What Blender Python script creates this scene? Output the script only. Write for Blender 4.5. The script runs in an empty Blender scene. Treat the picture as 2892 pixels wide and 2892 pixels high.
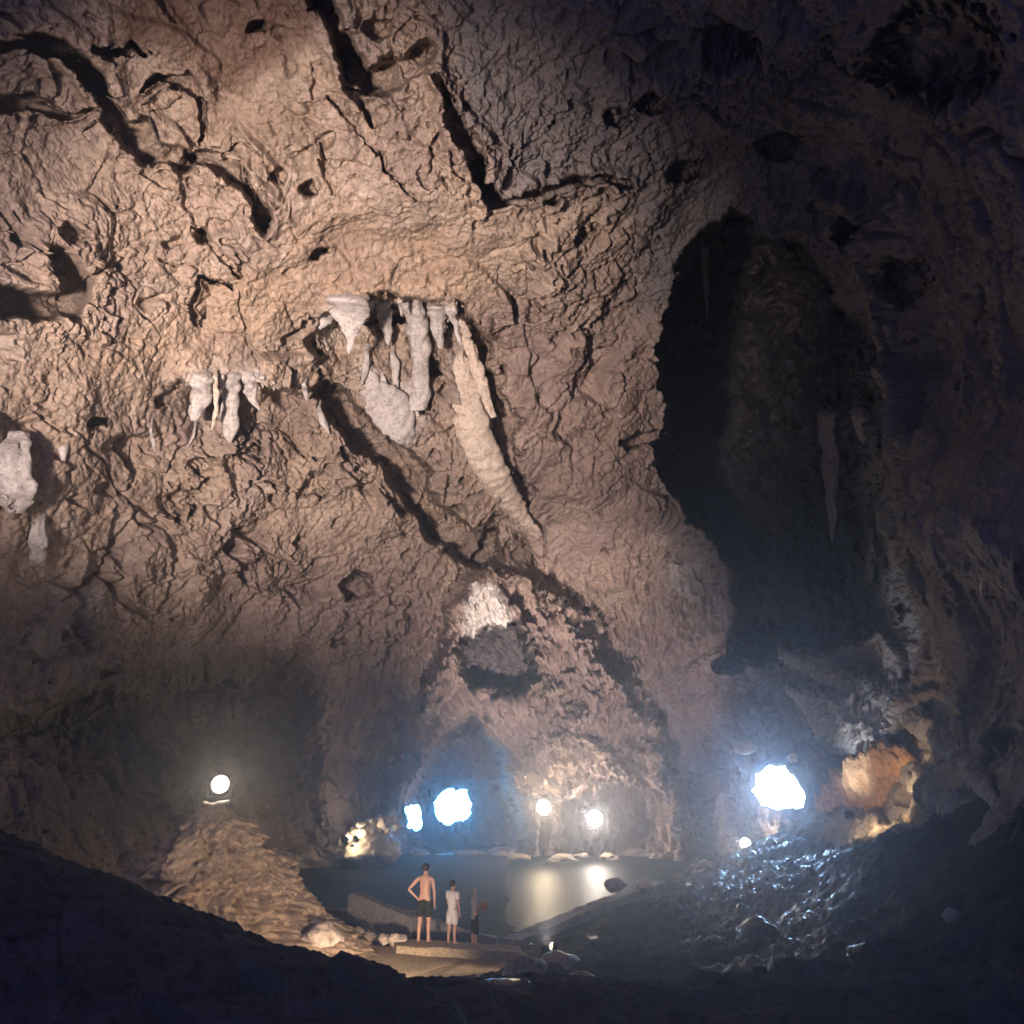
import bpy, bmesh, math, random
import numpy as np
from mathutils import Vector, Matrix
random.seed(4)
R = math.radians
sc = bpy.context.scene
COL = sc.collection
F = 2259.0; TH = R(19.0); CAM = np.array([0.0, 0.0, 4.2])
CT, ST = math.cos(TH), math.sin(TH)

# ------------------------------------------------------------------ survey: sight lines from the viewpoint into the cave
def ray(px, py):
    u = (np.asarray(px, float)-1446)/F; v = (1446-np.asarray(py, float))/F
    d = np.stack([u, CT - v*ST, ST + v*CT], -1)
    return d
def at(px, py, Y):
    d = ray(px, py); return Vector(CAM + d*(Y/d[..., 1]))
def at_z(px, py, z):
    d = ray(px, py); return Vector(CAM + d*((z-CAM[2])/d[..., 2]))
def at_r(px, py, r):
    d = ray(px, py); return Vector(CAM + d/np.linalg.norm(d)*r)

# ------------------------------------------------------------------ numpy noise
def _h(ix, iy, iz, seed):
    h = (ix.astype(np.uint32)*np.uint32(374761393) + iy.astype(np.uint32)*np.uint32(668265263)
         + iz.astype(np.uint32)*np.uint32(2147483647) + np.uint32(seed*974711 % 4294967291))
    h = (h ^ (h >> np.uint32(13)))*np.uint32(1274126177)
    h = (h ^ (h >> np.uint32(16)))*np.uint32(2246822519)
    return h ^ (h >> np.uint32(15))
def perlin(P, seed=0):
    P = P.astype(np.float32)
    fl = np.floor(P); f = P-fl; I = fl.astype(np.int64).astype(np.int32)
    w = f*f*f*(f*(f*6-15)+10)
    out = None
    res = {}
    for dx in (0, 1):
        for dy in (0, 1):
            for dz in (0, 1):
                h = _h(I[:, 0]+dx, I[:, 1]+dy, I[:, 2]+dz, seed)
                gx = (h & np.uint32(1023)).astype(np.float32)/511.5-1
                gy = ((h >> np.uint32(10)) & np.uint32(1023)).astype(np.float32)/511.5-1
                gz = ((h >> np.uint32(20)) & np.uint32(1023)).astype(np.float32)/511.5-1
                res[dx, dy, dz] = gx*(f[:, 0]-dx)+gy*(f[:, 1]-dy)+gz*(f[:, 2]-dz)
    L = lambda a, b, t: a+(b-a)*t
    x00 = L(res[0,0,0], res[1,0,0], w[:,0]); x10 = L(res[0,1,0], res[1,1,0], w[:,0])
    x01 = L(res[0,0,1], res[1,0,1], w[:,0]); x11 = L(res[0,1,1], res[1,1,1], w[:,0])
    return L(L(x00, x10, w[:,1]), L(x01, x11, w[:,1]), w[:,2])*1.3
def fbm(P, oct=4, seed=0, gain=.5):
    a = 1; s = 0
    for o in range(oct):
        s = s + a*perlin(P*(2.03**o)+o*7.3, seed+o); a *= gain
    return s
def worley(P, seed=0, tl=False):
    P = P.astype(np.float32); fl = np.floor(P); f = P-fl; I = fl.astype(np.int32)
    f1 = np.full(len(P), 9, np.float32); f2 = f1.copy(); cid = np.zeros(len(P), np.float32); tilt = cid.copy()
    for dx in (-1, 0, 1):
        for dy in (-1, 0, 1):
            for dz in (-1, 0, 1):
                h = _h(I[:,0]+dx, I[:,1]+dy, I[:,2]+dz, seed)
                a = (h & np.uint32(1023)).astype(np.float32)/1023+dx-f[:,0]
                b = ((h >> np.uint32(10)) & np.uint32(1023)).astype(np.float32)/1023+dy-f[:,1]
                c = ((h >> np.uint32(20)) & np.uint32(1023)).astype(np.float32)/1023+dz-f[:,2]
                d = a*a+b*b+c*c
                m = d < f1
                f2 = np.where(m, f1, np.minimum(f2, d)); f1 = np.where(m, d, f1)
                cid = np.where(m, (h >> np.uint32(5) & np.uint32(255)).astype(np.float32)/255, cid)
                if tl:
                    t_ = a*((h >> np.uint32(3) & np.uint32(255)).astype(np.float32)/127.5-1)+b*((h >> np.uint32(11) & np.uint32(255)).astype(np.float32)/127.5-1)+c*((h >> np.uint32(19) & np.uint32(255)).astype(np.float32)/127.5-1)
                    tilt = np.where(m, t_, tilt)
    return (np.sqrt(f1), np.sqrt(f2), cid, tilt) if tl else (np.sqrt(f1), np.sqrt(f2), cid)
def sstep(a, b, x):
    t = np.clip((x-a)/(b-a), 0, 1); return t*t*(3-2*t)
def tps(pts, vals, q):
    pts = np.array(pts, float); vals = np.array(vals, float); n = len(pts)
    def U(r2): return np.where(r2 > 1e-12, .5*r2*np.log(np.maximum(r2, 1e-12)), 0)
    d2 = ((pts[:, None]-pts[None])**2).sum(-1)
    A = np.zeros((n+3, n+3)); A[:n, :n] = U(d2)+np.eye(n)*1e-3; A[:n, n] = 1; A[:n, n+1:] = pts
    A[n, :n] = 1; A[n+1:, :n] = pts.T
    w = np.linalg.solve(A, np.concatenate([vals, np.zeros(3)]))
    out = np.empty(len(q))
    for i in range(0, len(q), 60000):
        c = q[i:i+60000]
        d2 = ((c[:, None]-pts[None])**2).sum(-1)
        out[i:i+60000] = U(d2)@w[:n] + w[n] + c@w[n+1:]
    return out

# distances to traced lines / polygons, evaluated only near them
def line_dist(X, Y, pts, pad):
    pts = np.array(pts, float); d = np.full(X.shape, 1e9); t = np.zeros(X.shape)
    m = (X > pts[:,0].min()-pad)&(X < pts[:,0].max()+pad)&(Y > pts[:,1].min()-pad)&(Y < pts[:,1].max()+pad)
    x = X[m]; y = Y[m]; dd = np.full(x.shape, 1e9); tt = np.zeros(x.shape); n = len(pts)-1
    for i in range(n):
        a, b = pts[i], pts[i+1]; ab = b-a; L2 = (ab**2).sum()+1e-9
        s = np.clip(((x-a[0])*ab[0]+(y-a[1])*ab[1])/L2, 0, 1)
        q = np.hypot(x-a[0]-s*ab[0], y-a[1]-s*ab[1])
        k = q < dd; dd[k] = q[k]; tt[k] = (i+s[k])/n
    d[m] = dd; t[m] = tt
    return d, t
def poly_sd(X, Y, poly, pad=150):
    d, _ = line_dist(X, Y, list(poly)+[poly[0]], pad)
    inside = np.zeros(X.shape, bool); n = len(poly)
    for i in range(n):
        (x1, y1), (x2, y2) = poly[i], poly[(i+1) % n]
        if y1 == y2: continue
        c = ((y1 > Y) != (y2 > Y)) & (X < (x2-x1)*(Y-y1)/(y2-y1)+x1)
        inside ^= c
    return np.where(inside, d, -d)      # positive inside

# ------------------------------------------------------------------ materials
def new_mat(name):
    m = bpy.data.materials.new(name); m.use_nodes = True
    nt = m.node_tree; b = nt.nodes['Principled BSDF']; return m, nt, b
def N(nt, typ, **kw):
    n = nt.nodes.new(typ)
    for k, v in kw.items():
        if hasattr(n, k) and k not in n.inputs: setattr(n, k, v)
        else: n.inputs[k].default_value = v
    return n
def ramp(nt, fac, stops):
    r = nt.nodes.new('ShaderNodeValToRGB'); e = r.color_ramp.elements
    while len(e) < len(stops): e.new(.5)
    for i, (p, c) in enumerate(stops):
        e[i].position = p; e[i].color = (*c, 1) if len(c) == 3 else c
    nt.links.new(fac, r.inputs[0]); return r.outputs[0]
def mixc(nt, f, a, b, mode='MIX'):
    m = nt.nodes.new('ShaderNodeMix'); m.data_type = 'RGBA'; m.blend_type = mode
    for s, v in ((0, f), (6, a), (7, b)):
        if hasattr(v, 'is_linked') or hasattr(v, 'links'): nt.links.new(v, m.inputs[s])
        else: m.inputs[s].default_value = v if s == 0 else (*v, 1)
    return m.outputs[2]
def noise(nt, co, scale, detail=6, rough=.6, dist=0.0):
    n = N(nt, 'ShaderNodeTexNoise'); n.inputs['Scale'].default_value = scale; n.inputs['Detail'].default_value = detail
    n.inputs['Roughness'].default_value = rough; n.inputs['Distortion'].default_value = dist
    nt.links.new(co, n.inputs['Vector']); return n.outputs['Fac']

def rock_mat(name, pale, mid, dark, attrs=False, dry=False, rough=.85, wet=None, bump=.5, scale=1.0, spec=.25):
    m, nt, b = new_mat(name)
    co = N(nt, 'ShaderNodeTexCoord').outputs['Object']
    n1 = noise(nt, co, .22*scale, 8, .65, .8); n2 = noise(nt, co, 1.3*scale, 8, .7, .5); n3 = noise(nt, co, 5*scale, 6, .7)
    c = ramp(nt, n1, [(.3, dark), (.45, mid), (.62, pale), (.8, mid)])
    c2 = ramp(nt, n2, [(.3, tuple(x*.62 for x in dark)), (.48, mid), (.7, pale)])
    c = mixc(nt, .55, c, c2)
    sp = ramp(nt, n3, [(.36, (.36, .33, .34)), (.5, (1, 1, 1)), (.75, (1.12, 1.1, 1.08))])
    c = mixc(nt, .8, c, sp, 'MULTIPLY')
    if attrs:
        n4 = noise(nt, co, .13, 5, .6, 1.2); n5 = noise(nt, co, .5, 6, .7, 1.5)
        c = mixc(nt, ramp(nt, n4, [(.42, (0, 0, 0)), (.58, (.6,)*3)]), c, (.20, .155, .14))
        c = mixc(nt, ramp(nt, n5, [(.55, (0, 0, 0)), (.68, (.6,)*3)]), c, (.50, .43, .38))
        c = mixc(nt, ramp(nt, n5, [(.30, (.55,)*3), (.40, (0, 0, 0))]), c, (.11, .08, .075))
        for nm, colr, k in (('rust', (.11, .058, .036), .8), ('ochre', (.33, .19, .075), .5), ('pink', (.29, .215, .205), .8), ('calcite', (.62, .60, .58), .9), ('slate_shade', (.11, .12, .14), .92)):  # last tone: greyer rock, and shade painted into the hollow and niche
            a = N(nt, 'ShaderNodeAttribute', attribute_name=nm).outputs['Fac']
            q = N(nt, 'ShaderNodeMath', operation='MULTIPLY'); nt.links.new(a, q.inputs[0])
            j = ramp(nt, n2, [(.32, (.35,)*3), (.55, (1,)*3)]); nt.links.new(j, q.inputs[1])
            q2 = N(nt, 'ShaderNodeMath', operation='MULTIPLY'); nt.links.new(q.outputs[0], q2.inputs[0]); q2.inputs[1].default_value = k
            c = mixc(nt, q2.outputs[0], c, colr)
    nt.links.new(c, b.inputs['Base Color'])
    b.inputs['Roughness'].default_value = rough; b.inputs['Specular IOR Level'].default_value = spec
    if wet is not None:
        nt.links.new(ramp(nt, n2, [(.4, (wet,)*3), (.65, (min(wet+.35, 1),)*3)]), b.inputs['Roughness'])
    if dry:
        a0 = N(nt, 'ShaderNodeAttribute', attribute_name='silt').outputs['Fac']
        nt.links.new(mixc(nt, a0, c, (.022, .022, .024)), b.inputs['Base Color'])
        a = N(nt, 'ShaderNodeAttribute', attribute_name='dry').outputs['Fac']
        q = ramp(nt, n2, [(.4, (wet,)*3), (.65, (min(wet+.35, 1),)*3)]); nt.links.new(mixc(nt, a, q, (.95, .95, .95)), b.inputs['Roughness'])
        nt.links.new(ramp(nt, a, [(0, (spec,)*3), (1, (.08,)*3)]), b.inputs['Specular IOR Level'])
    bp = N(nt, 'ShaderNodeBump'); bp.inputs['Strength'].default_value = bump; bp.inputs['Distance'].default_value = .12/scale
    ad = N(nt, 'ShaderNodeMath', operation='ADD'); nt.links.new(n2, ad.inputs[0]); nt.links.new(n3, ad.inputs[1])
    nt.links.new(ad.outputs[0], bp.inputs['Height']); nt.links.new(bp.outputs[0], b.inputs['Normal'])
    return m
def plain(name, col, rough=.7, metal=0, var=.3, scale=12, bump=.1):
    m, nt, b = new_mat(name)
    co = N(nt, 'ShaderNodeTexCoord').outputs['Object']; n = noise(nt, co, scale)
    nt.links.new(ramp(nt, n, [(.25, tuple(c*(1-var) for c in col)), (.75, tuple(min(1, c*(1+var)) for c in col))]), b.inputs['Base Color'])
    b.inputs['Roughness'].default_value = rough; b.inputs['Metallic'].default_value = metal
    bp = N(nt, 'ShaderNodeBump'); bp.inputs['Strength'].default_value = bump; bp.inputs['Distance'].default_value = .02
    nt.links.new(n, bp.inputs['Height']); nt.links.new(bp.outputs[0], b.inputs['Normal'])
    return m
def emit(name, col, s):
    m, nt, b = new_mat(name); b.inputs['Base Color'].default_value = (.02, .02, .02, 1)
    b.inputs['Emission Color'].default_value = (*col, 1); b.inputs['Emission Strength'].default_value = s
    return m
M_CAVE = rock_mat('limestone', (.46, .375, .30), (.345, .268, .208), (.20, .153, .125), attrs=True, bump=.35)
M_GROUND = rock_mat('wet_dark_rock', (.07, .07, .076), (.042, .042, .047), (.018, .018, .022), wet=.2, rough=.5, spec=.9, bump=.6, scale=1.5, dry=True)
M_SLAB = rock_mat('grey_ledge_rock', (.34, .33, .32), (.25, .24, .235), (.13, .125, .12), scale=1.8)
M_SLABP = rock_mat('pale_ledge_rock', (.48, .46, .43), (.38, .36, .335), (.22, .20, .19), scale=1.8)
M_OCHRE = rock_mat('ochre_rock', (.50, .30, .14), (.42, .25, .12), (.26, .16, .08), scale=1.5)
M_BUTT = rock_mat('buttress_rock', (.44, .34, .25), (.34, .255, .18), (.19, .14, .10), scale=1.4)
M_CALC = rock_mat('calcite', (.56, .53, .51), (.47, .44, .42), (.34, .30, .27), rough=.6, spec=.4, scale=1.6)
M_CALCB = rock_mat('tan_flowstone', (.72, .62, .53), (.62, .52, .43), (.48, .39, .31), rough=.6, spec=.4, scale=1.4)
M_BOULDER = rock_mat('boulder_rock', (.36, .30, .25), (.26, .21, .17), (.14, .115, .1), wet=.35, scale=2.5)
M_SAND = rock_mat('sandy_concrete', (.46, .38, .26), (.40, .32, .21), (.30, .235, .15), rough=.9, scale=3, bump=.25)
M_CONC = rock_mat('stained_concrete', (.30, .285, .27), (.23, .215, .2), (.15, .14, .135), rough=.9, scale=2.4, bump=.2)
M_METAL = plain('grey_painted_metal', (.10, .10, .11), .5, .6)
M_CABLE = plain('cable_rubber', (.30, .27, .22), .5)
M_SKIN = plain('skin', (.50, .29, .21), .5, 0, .08, 6, .02)
M_SKIND = plain('skin_dark', (.30, .17, .12), .5, 0, .08, 6, .02)
M_BLACK = plain('black_cloth', (.018, .02, .022), .9)
M_WHITE = plain('white_cloth', (.66, .64, .63), .9, 0, .08)
M_GREYC = plain('grey_cloth', (.33, .31, .32), .9, 0, .1)
M_HAIR = plain('dark_hair', (.02, .016, .014), .55)
M_HAIRL = plain('fair_hair', (.34, .30, .26), .6)
M_ORANGE = plain('orange_plastic', (.5, .2, .08), .6)

# ------------------------------------------------------------------ object helpers
def tag(o, label=None, cat=None, group=None, kind=None):
    if label: o['label'] = label
    if cat: o['category'] = cat
    if group: o['group'] = group
    if kind: o['kind'] = kind
    return o
def link_mesh(name, me, mat, parent=None, smooth=True):
    o = bpy.data.objects.new(name, me); COL.objects.link(o)
    if mat: me.materials.append(mat)
    if smooth: me.polygons.foreach_set('use_smooth', [True]*len(me.polygons))
    if parent: o.parent = parent
    return o
def empty(name, loc, rz=0):
    o = bpy.data.objects.new(name, None); COL.objects.link(o); o.location = loc; o.rotation_euler[2] = rz; o.empty_display_size = .2
    return o
def bm_obj(name, bm, mat, parent=None, smooth=False):
    me = bpy.data.meshes.new(name); bm.to_mesh(me); bm.free(); return link_mesh(name, me, mat, parent, smooth)
def grid_mesh(name, V, ny, nx, keep=None):
    idx = np.arange(ny*nx).reshape(ny, nx)
    q = np.stack([idx[:-1, :-1], idx[1:, :-1], idx[1:, 1:], idx[:-1, 1:]], -1).reshape(-1, 4)
    if keep is not None: q = q[keep.reshape(-1)]
    me = bpy.data.meshes.new(name)
    me.vertices.add(len(V)); me.vertices.foreach_set('co', V.astype(np.float32).ravel())
    me.loops.add(q.size); me.loops.foreach_set('vertex_index', q.astype(np.int32).ravel())
    me.polygons.add(len(q)); me.polygons.foreach_set('loop_start', np.arange(0, q.size, 4, dtype=np.int32))
    me.polygons.foreach_set('use_smooth', np.ones(len(q), bool))
    me.update(calc_edges=True); return me
def add_box(bm, c, s, bev=0.0, rot=None):
    r = bmesh.ops.create_cube(bm, size=1)
    mat = Matrix.Translation(c) @ (rot.to_4x4() if rot else Matrix()) @ Matrix.Diagonal((*s, 1))
    bmesh.ops.transform(bm, matrix=mat, verts=r['verts'])
    if bev: bmesh.ops.bevel(bm, geom=[e for e in {e for v in r['verts'] for e in v.link_edges}], offset=bev, segments=2, affect='EDGES')

# ================================================================== THE CAVE SHELL
def axis(lo, hi, step, far_lo, far_hi, n):
    c = np.arange(lo, hi+step, step)
    a = lo - (np.geomspace(step, lo-far_lo, n))[::-1]; b = c[-1] + np.geomspace(step, far_hi-c[-1], n)
    return np.concatenate([a, c, b])
STEP = 2.7
gx = axis(-60, 2952, STEP, -6500, 9400, 60); gy = axis(-60, 2560, STEP, -4600, 4200, 50)
GX, GY = np.meshgrid(gx, gy); ny, nx = GX.shape
X0 = GX.ravel(); Y0 = GY.ravel()
D0 = ray(X0, Y0); D0 /= np.linalg.norm(D0, axis=1)[:, None]
CP = [  # sight line -> distance (m) of the rock
 (-4000,-2500,20),(-4000,1000,24),(-4000,2600,22),(6900,-2500,15),(6900,1000,16),(6900,2600,14),(1446,-4400,17),(1446,-2500,20),(-1200,-2000,24),(4000,-2000,20),
 (0,0,30),(0,700,31),(0,1446,30),(0,2000,32),(0,2300,27),(-1200,1200,25),(-1200,2300,23),(4200,1200,20),(4200,2300,17),
 (700,0,32),(1446,0,33),(2100,0,32),(2892,0,26),(2892,700,28),
 (600,500,34),(1200,500,33),(1700,500,37),(2300,500,42),
 (600,850,35),(1100,850,38),(1700,850,43),(2300,900,48),(2892,1300,27),(2700,1500,29),(2450,1500,44),
 (600,1300,38),(1100,1300,43),(1600,1300,46),(2100,1400,52),
 (400,1700,37),(900,1750,45),(1400,1750,50),(1900,1750,55),(2400,1750,47),(2892,1800,26),
 (400,2150,36),(900,2150,48),(1400,2150,58),(1900,2200,61),(2200,2200,45),(2500,2150,38),(2892,2200,22),
 (400,2500,33),(900,2450,46),(1400,2450,60),(1900,2450,60),(2300,2450,42),(2892,2500,18),
 (500,3500,12),(1446,3500,20),(2400,3500,14)]
base = tps([(a/1000, b/1000) for a, b, _ in CP], [c for *_, c in CP], np.stack([X0, Y0], 1)/1000)
base = np.clip(base, 10, 66)
Pb = CAM + D0*base[:, None]
# irregular outlines: wander the traced coordinates with 3D noise of the rock itself
W1 = fbm(Pb*.55, 3, 11); W2 = fbm(Pb*.55, 3, 21)
GN1 = fbm(Pb*.5, 3, 131); GN2 = fbm(Pb*.38, 3, 141); GC = worley(Pb*.8+.2*GN1[:, None], 151)[2]
W3 = fbm(Pb*2.3, 3, 25); W4 = fbm(Pb*2.3, 3, 28)
wx = X0 + W1*28 + W3*9; wy = Y0 + W2*28 + W4*9
r = base.copy()
A_rust = np.zeros(len(X0)); A_ochre = A_rust.copy(); A_pink = A_rust.copy(); A_calc = A_rust.copy(); A_slate_shade = A_rust.copy()

def groove(pts, w, depth, taper=True, lip=.0):
    global r
    d, t = line_dist(wx, wy, pts, w*3)
    ww = w*(.35+.65*np.sin(np.pi*np.clip(t, .03, .97))**.5) if taper else w
    ww = ww*np.clip(1+.6*GN1, .4, 1.5)*(.45+.95*GC)
    g = (1-sstep(.6, 1.0, d/ww))*np.clip(.75+.9*GN2, .15, 1.15)
    r = r + depth*g
    if lip: r = r - lip*np.exp(-((d-ww*1.3)/(ww*.9))**2)*(d < 1e8)
def region(poly, depth, soft=25, att=None, amt=1.0, pad=260, fade=None):
    global r
    sd = poly_sd(wx, wy, poly, pad)
    m = sstep(-soft*.5, soft*.5, sd)
    if fade: m = m*(1-sstep(fade[0], fade[1], wx+40*W1))*sstep(440, 1050, wy+90*W2+.5*(wx-1950))
    if depth: r = r + depth*m
    if att is not None: att[:] = np.maximum(att, m*amt)
    return sd
def blob(cx, cy, rx, ry, amt, rot=0, p=1.0):
    global r
    c, s = math.cos(R(rot)), math.sin(R(rot))
    a = ((wx-cx)*c+(wy-cy)*s)/rx; b = (-(wx-cx)*s+(wy-cy)*c)/ry
    q = a*a+b*b
    q = q + W3*.45 + W4*.25
    m = np.where(q < 1, sstep(0, 1, np.clip(1-q, 0, 1)*1.3), 0)*np.clip(1-W1*.5, .4, 1.3)
    r = r + amt*m; return m
def shelf(pts, depth, fade, soft=14, sgn=1):
    """below the traced lip the rock steps back by depth and comes forward again over fade"""
    global r
    px = np.array(pts, float)
    yl = np.interp(wx, px[:, 0], px[:, 1]); e = sstep(px[0,0]-40, px[0,0]+60, wx)*(1-sstep(px[-1,0]-60, px[-1,0]+40, wx))
    t = (wy-yl)*sgn
    r = r + depth*e*sstep(-soft, soft, t)*(1-sstep(soft, fade, t))
    r = r - depth*.35*e*np.exp(-(np.minimum(t, 0)/90)**2)*(1-sstep(-soft, soft, t))

# --- big relief
region([(1400,1585),(1500,1630),(1620,1730),(1720,1850),(1850,2060),(1960,2330),(2000,2560),(1470,2560),(1445,2300),(1410,2150),(1330,2050),(1250,2040),(1200,2010),(1255,1850),(1290,1690)], -5.5, 70)
region([(1235,2150),(1290,2060),(1350,2050),(1400,2130),(1440,2270),(1450,2430),(1080,2430),(1110,2330),(1160,2230)], 7, 90)
region([(1080,2190),(1150,2150),(1210,2200),(1200,2330),(1130,2300)], -3, 30)
region([(2060,600),(1990,655),(1925,740),(1866,920),(1875,1080),(1895,1215),(1835,1262),(1868,1340),(1975,1490),(2080,1600),(2080,1760),(2030,1900),(2300,1850),(2560,1750),(2480,1450),(2520,1150),(2470,930),(2340,850),(2290,700),(2180,690)], 40, 22, A_slate_shade, 1.0, fade=(2040, 2620))  # dark tone paints the hollow's shade into the rock colour
region([(1990,900),(2500,900),(2700,1900),(2000,1700)], 0, 200, A_slate_shade, 1.0)  # more painted shade, spread softly across the hollow
region([(-200,2120),(150,2010),(420,1940),(640,1885),(840,1850),(880,1960),(850,2100),(880,2300),(960,2560),(-200,2560)], 4, 130)
# --- overhanging lips with stalactites
shelf([(900,900),(1000,845),(1060,838),(1150,842),(1250,880),(1330,905),(1400,960)], 3.6, 330)
shelf([(500,1090),(640,1062),(760,1090),(880,1092)], 2.2, 300)
shelf([(300,1245),(420,1240),(520,1250)], .8, 120)
region([(868,1085),(910,1070),(970,1110),(1040,1185),(1110,1235),(1170,1280),(1215,1350),(1260,1440),(1330,1500),(1400,1500),(1410,1590),(1370,1610),(1300,1570),(1210,1500),(1150,1420),(1090,1330),(1000,1260),(930,1180)], 5.5, 22)
groove([(960,1270),(1040,1310),(1100,1390),(1180,1440),(1220,1480)], 20, 1.6)
groove([(1300,860),(1345,960),(1385,1080),(1425,1210),(1450,1330),(1500,1430)], 34, 2.8)
groove([(1395,1470),(1370,1540),(1340,1580)], 30, 2)
# --- cracks of the upper left
groove([(-40,156),(40,132),(110,127),(170,138),(225,195),(284,269),(359,359),(449,427),(524,449)], 40, 4.5, False, .5)
groove([(539,427),(614,449),(674,501),(733,546),(748,618)], 32, 3.6, True, .4)
groove([(-40,284),(92,292),(165,325),(284,314)], 30, 2.2)
groove([(262,135),(344,157),(367,120),(404,150)], 28, 2.6)
groove([(410,275),(449,217),(516,228),(552,284),(557,389)], 28, 2.8, True, .3)
groove([(890,-60),(905,10),(950,80),(973,165),(1033,232),(1108,225),(1198,142)], 44, 4.5, False, .6)
groove([(960,150),(1000,260),(1040,344)], 16, 1.6)
groove([(1230,200),(1300,400),(1370,510),(1407,554),(1467,576),(1557,546),(1677,524),(1766,514)], 27, 3.4, True, .7)
groove([(-40,850),(90,856),(175,850),(190,793),(150,745)], 50, 4.0, False, .4)
groove([(531,644),(584,681),(659,733),(681,778)], 11, 1.0)
groove([(509,480),(520,569),(554,674)], 11, .8); groove([(560,795),(620,790),(665,822)], 14, 1.5); groove([(440,742),(500,765),(575,760)], 6, .6)
groove([(365,800),(370,860),(440,900),(455,930)], 8, .7); groove([(545,920),(540,870),(560,800),(610,790)], 8, .8); groove([(900,430),(960,560)], 9, .7)
groove([(1070,430),(1150,540),(1200,580)], 9, .7); groove([(1210,470),(1190,500),(1225,540)], 7, .6)
groove([(915,275),(1000,360),(1060,430)], 9, .8); groove([(640,1240),(790,1210),(900,1300)], 10, .8)
groove([(1740,1250),(1840,1240),(1900,1300),(2000,1500)], 22, 2.2)
for hx, hy, hr, hd in ((730,90,24,1.4),(795,490,26,1.6),(880,530,22,2.4),(876,720,20,1.4),(902,715,14,1.2),(560,668,26,1.4),(480,680,22,.9),(195,655,34,1.3),(40,680,18,1.2),
    (1640,660,26,1.6),(1555,700,16,1.0),(1510,870,30,1.4),(1060,75,40,1.2),(1008,1665,44,2.2),(630,1537,20,1.2),(500,1420,44,1.6),(270,1190,26,1.2),(480,1130,32,1.0),
    (1840,300,40,2.5),(1745,330,32,2.0),(2050,120,70,3),(1930,490,46,3),(2200,420,55,3),(2400,650,50,4),(2560,790,70,3),(2650,150,170,3),(700,1280,30,1.0),(560,1320,30,1.2),
    (880,1370,40,1.2),(1120,1690,20,.8),(950,1810,24,.9),(300,1390,26,.8),(1370,1150,22,1.4),(1240,925,34,3),(1060,920,22,3),(1115,905,34,3.4),(1215,1035,32,2.6),(1210,1160,24,2),(890,970,26,2)):
    blob(hx, hy, hr*1.25, hr, hd, (hx*7) % 60-30)
# --- arch niche of the centre cone, ribs running down from it
blob(1365, 1700, 110, 150, -.6)
region([(1292,1800),(1340,1795),(1400,1765),(1465,1765),(1500,1830),(1515,1900),(1490,1950),(1400,1945),(1330,1930),(1305,1880)], 9.0, 30, A_slate_shade, .8)  # niche interior also coloured darker, as painted shade
sd = poly_sd(wx, wy, [(1285,1800),(1290,1690),(1340,1655),(1430,1660),(1470,1780)], 120); r = r + sstep(-40, 30, sd)*np.clip((wy-1650)/140, 0, 1.2)*2.6
for rp, w_, dd in (([(1400,1600),(1455,1660),(1530,1770),(1640,1850),(1780,2000),(1870,2200)], 26, -1.6), ([(1430,1700),(1500,1800),(1580,1890),(1680,2000),(1800,2170)], 18, -1.2),
    ([(1480,1790),(1510,1870),(1580,1980),(1700,2110),(1790,2200)], 16, -1.1), ([(1290,1700),(1265,1800),(1220,1960)], 16, -1.3), ([(1500,1830),(1530,1930),(1640,2060),(1760,2200)], 12, -.9),
    ([(1590,1700),(1700,1800),(1760,1900),(1830,2010),(1890,2130)], 30, -1.2), ([(1640,1840),(1760,1960),(1820,2080),(1900,2220)], 10, -1.0)):
    groove(rp, w_*2.0, dd*1.7)
blob(1570, 1990, 110, 36, 1.6, 18); blob(1700, 1975, 14, 60, 1.2, -12); blob(1815, 2060, 20, 50, 1.6, -25); blob(1780, 2100, 12, 24, 1.2)
blob(1600, 2170, 190, 120, -2.0); groove([(1450,2120),(1440,2300),(1450,2440)], 20, 2.0)
# --- slabs left and right of the sea opening
region([(2180,2400),(2250,2310),(2420,2280),(2560,2330),(2600,2430),(2400,2500),(2150,2480)], -3.0, 50)
# --- colour regions of the rock itself
region([(330,-60),(900,-60),(880,80),(700,260),(560,230),(450,120),(330,150)], 0, 90, A_rust, 1.0)
region([(560,270),(900,300),(900,420),(700,450),(560,380)], 0, 110, A_rust, .45)
region([(250,960),(560,860),(900,600),(1400,700),(1350,880),(900,900),(600,1010),(250,1060)], 0, 140, A_ochre, .35)
region([(600,1500),(1300,1650),(2000,1700),(2050,2450),(900,2450),(600,1900)], 0, 300, A_pink, .8)
region([(1450,900),(1850,900),(1900,1700),(1400,1500)], 0, 200, A_pink, .55)
region([(1640,60),(1900,300),(1950,560),(1880,900),(1900,1700),(2150,1900),(2150,2330),(3200,3300),(5000,2000),(5000,-2000),(1300,-2000),(1250,60)], 0, 160, A_slate_shade, .7, 500)
region([(-1200,1750),(250,1650),(330,1860),(800,1870),(860,2200),(700,2280),(-1200,2600)], 0, 150, A_slate_shade, .7, 500)
region([(1288,1780),(1300,1690),(1350,1660),(1430,1670),(1450,1760),(1390,1780),(1330,1800)], 0, 12, A_calc, .9)
region([(930,850),(1020,850),(1020,920),(960,930),(930,960),(900,930)], 0, 60, A_calc, .75)
region([(1010,1020),(1080,1060),(1180,1080),(1200,1180),(1140,1250),(1085,1200),(1040,1110)], 0, 70, A_calc, .8)
region([(1140,850),(1260,870),(1250,930),(1200,960),(1150,930)], 0, 50, A_calc, .6)
region([(545,1060),(720,1060),(700,1120),(560,1120)], 0, 50, A_calc, .6)
region([(1280,1010),(1340,1060),(1430,1330),(1520,1500),(1440,1440),(1320,1280)], 0, 60, A_calc, .5)
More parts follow.
